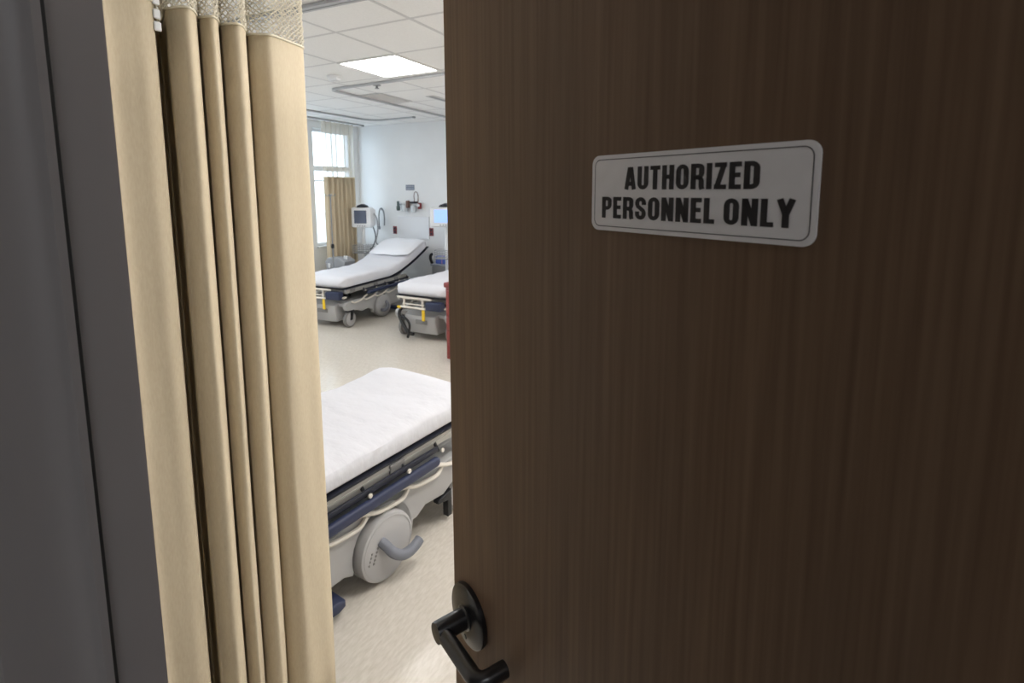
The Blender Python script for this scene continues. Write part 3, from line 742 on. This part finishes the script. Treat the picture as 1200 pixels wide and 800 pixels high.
# rolling stool between the stretchers
st = empty('rolling_stool', (-4.20, 5.66, 0)); tag(st, 'round pale grey stool between the two far stretchers', 'stool')
MB().lathe([(.15, .40), (.19, .41), (.2, .435), (.19, .46), (.15, .47), (.02, .472)], (0, 0, 0), 'Z', 32).build('seat', 'placard_light', st)
MB().tube([(0, 0, .08), (0, 0, .41)], .025, 10).build('column', 'chrome', st)
for k in range(5):
    a = 2 * PI / 5 * k
    l_ = MB().tube([(0, 0, .09), (.23 * math.cos(a), .23 * math.sin(a), .07)], .018, 6).build('leg', 'black_plastic', st)
    MB().lathe([(.02, -.012), (.03, 0), (.02, .012)], (.23 * math.cos(a), .23 * math.sin(a), .03), 'Y', 12).build('caster', 'black_plastic', l_)

# low stand with wrapped blue pack by the lit monitor
sd_ = empty('equipment_stand', (-4.41, 6.545, 0)); tag(sd_, 'grey equipment stand with dark arm under the lit monitor', 'equipment stand')
MB().box((0, 0, .28), (.40, .18, .48), .02).build('cabinet', 'grey_plastic', sd_)
MB().box((0, 0, .535), (.44, .20, .03), .01).build('top', 'placard_light', sd_)
MB().tube(catmull([(-.205, -.06, .55), (-.22, -.08, .62), (-.21, -.09, .68), (-.18, -.09, .70)], 4), .022, 8).build('arm', 'black_plastic', sd_)
for s in (-1, 1): MB().box((s * .15, 0, .015), (.05, .18, .03), .008, 1).build('foot', 'black_plastic', sd_)
bp_ = empty('wrapped_pack', (-4.38, 6.545, .5505)); tag(bp_, 'blue wrapped pack with a pink stripe on the stand under the lit monitor', 'pack')
MB().box((-.02, 0, .06), (.30, .14, .12), .015).build('wrapping', 'blue_pack', bp_)
MB().box((-.05, 0, .06), (.03, .144, .124), .012, 1).build('stripe', 'pink', bp_)

# ------------------------------------------------------------------ wall fittings
YW = YB
structure(MB().box((-5.09, YW - .011, 1.08), (.62, .022, .36), .006).build('trim_2', 'wall_panel', smooth=False), 'white wall guard panel behind the stretcher head')
pc = empty('wall_placard', (-5.14, YW, 1.72)); tag(pc, 'small grey printed placard on the back wall above the gas outlets', 'placard')
MB().box((0, -.005, 0), (.165, .010, .085), .002, 1).build('plate', 'placard', pc)
for i_ in range(4):
    for j_ in range(2): MB().box((-.06 + .04 * i_, -.0108, -.018 + .036 * j_), (.026, .0016, .014)).build('printed_row', 'placard_light', pc, smooth=False)
def outlet(x, z, label):
    R = empty('power_outlet', (x, YW, z)); tag(R, label, 'outlet', 'red emergency outlets')
    MB().box((0, -.005, 0), (.075, .010, .125), .003, 1).build('cover_plate', 'red_outlet', R)
    for dz in (-.028, .028): MB().box((0, -.0105, dz), (.034, .004, .030), .001, 1).build('socket', 'navy_dark', R)
outlet(-5.47, 1.03, 'dark red power outlet on the wall left of the raised stretcher head')
outlet(-4.745, 1.02, 'dark red power outlet on the wall left of the lit monitor')
def gas(x, z, label, kind):
    R = empty('gas_outlet', (x, YW, z)); tag(R, label, 'medical gas outlet', 'medical gas outlets')
    MB().box((0, -.012, 0), (.085, .024, .10), .006).build('outlet_plate', 'white_plastic', R)
    if kind == 'oxygen':
        MB().tube([(0, -.02, .02), (0, -.08, .02)], .014, 8).build('valve', 'chrome', R)
        MB().lathe([(.012, -.09), (.028, -.08), (.03, -.03), (.02, .0), (.02, .06), (.012, .065)], (-.03, -.08, .01), 'Z', 14).build('flow_meter', 'green', R)
    elif kind == 'suction':
        MB().box((.02, -.06, .015), (.04, .07, .12), .012).build('regulator', 'brown', R)
        MB().lathe([(.035, -.10), (.045, -.09), (.048, .0), (.05, .01)], (-.04, -.07, .0), 'Z', 18).build('jar', 'jar_clear', R)
    elif kind == 'loop':
        MB().box((0, -.05, .025), (.12, .06, .03), .01).build('valve', 'navy_dark', R)
        MB().tube(catmull([(.02, -.06, .03), (.015, -.06, .14), (.04, -.06, .19), (.075, -.06, .18), (.095, -.06, .12), (.09, -.06, .02)], 5), .006, 6).build('hose', 'brown', R)
        MB().lathe([(.03, -.13), (.042, -.12), (.045, -.03), (.03, -.02)], (0, -.06, .0), 'Z', 18).build('jar', 'jar_clear', R)
    else:
        MB().lathe([(.018, -.05), (.03, -.045), (.03, .045), (.018, .05)], (0, -.06, 0), 'Z', 14).build('gauge', 'red_outlet', R)
        MB().lathe([(.022, .0), (.022, -.012)], (0, -.088, .01), 'Y', 14).build('dial', 'white_plastic', R)
gas(-5.30, 1.43, 'oxygen outlet with dark green flow meter on the back wall', 'oxygen')
gas(-5.17, 1.44, 'suction outlet with brown regulator and clear jar on the back wall', 'suction')
gas(-5.04, 1.46, 'gas outlet with looped hose and clear jar on the back wall', 'loop')
gas(-4.92, 1.43, 'gas outlet with red gauge at the right of the row', 'gauge')
tb = empty('tubing_hanger', (-5.72, YW, 1.36)); tag(tb, 'grey tubing looped over a hook on the back wall', 'tubing')
MB().tube([(0, 0, 0), (.03, -.06, 0), (.04, -.07, .03)], .01, 6).build('hook', 'steel', tb)
MB().tube(catmull([(-.05, -.04, -.29), (-.05, -.04, -.10), (-.02, -.05, .0), (.03, -.05, .02), (.06, -.04, -.08), (.06, -.04, -.26)], 5), .011, 6).build('tube', 'grey_plastic', tb)
MB().box((-.05, -.04, -.30), (.03, .03, .05), .006, 1).build('connector', 'pedal_grey', tb)

# ------------------------------------------------------------------ ceiling devices
md = empty('motion_detector', (-3.64, 3.64, ZC)); tag(md, 'small white detector with a bright lens on the ceiling near the light panel', 'detector')
MB().lathe([(.06, 0), (.06, -.018), (.05, -.026), (.02, -.028)], (0, 0, 0), 'Z', 24).build('base', 'white_plastic', md)
MB().box((.02, -.01, -.035), (.10, .06, .03), .012).build('housing', 'white_plastic', md)
MB().lathe([(.002, -.058), (.016, -.054), (.022, -.042), (.022, -.03)], (-.01, -.02, 0), 'Z', 18).build('lens', 'wall_panel', md)
vt = empty('air_vent', (-3.96, 4.76, ZC)); tag(vt, 'grey rectangular air vent in the ceiling beyond the track corner', 'vent')
MB().box((0, 0, -.003), (.27, .58, .006), .002, 1).build('vent_frame', 'tee_white', vt)
for k in range(9): MB().box((-.10 + .025 * k, 0, -.010), (.012, .52, .010), 0, rot=Matrix.Rotation(.5, 3, 'Y')).build('louvre', 'tee_white', vt, smooth=False)
sp = empty('sprinkler', (-3.57, 4.14, ZC)); tag(sp, 'tiny sprinkler head on the ceiling between light panel and vent', 'sprinkler')
MB().lathe([(.04, 0), (.038, -.006), (.012, -.008), (.012, -.03), (.022, -.033), (.022, -.036)], (0, 0, 0), 'Z', 18).build('head', 'grey_plastic', sp)
v2 = empty('air_vent', (-3.45, 5.12, ZC)); tag(v2, 'small grey linear vent at the door edge of the ceiling', 'vent')
MB().box((0, 0, -.004), (.10, .50, .008), .002, 1).build('vent_frame', 'tee_white', v2)
MB().box((0, 0, -.009), (.05, .46, .006), .001, 1).build('slot', 'grey_plastic', v2)
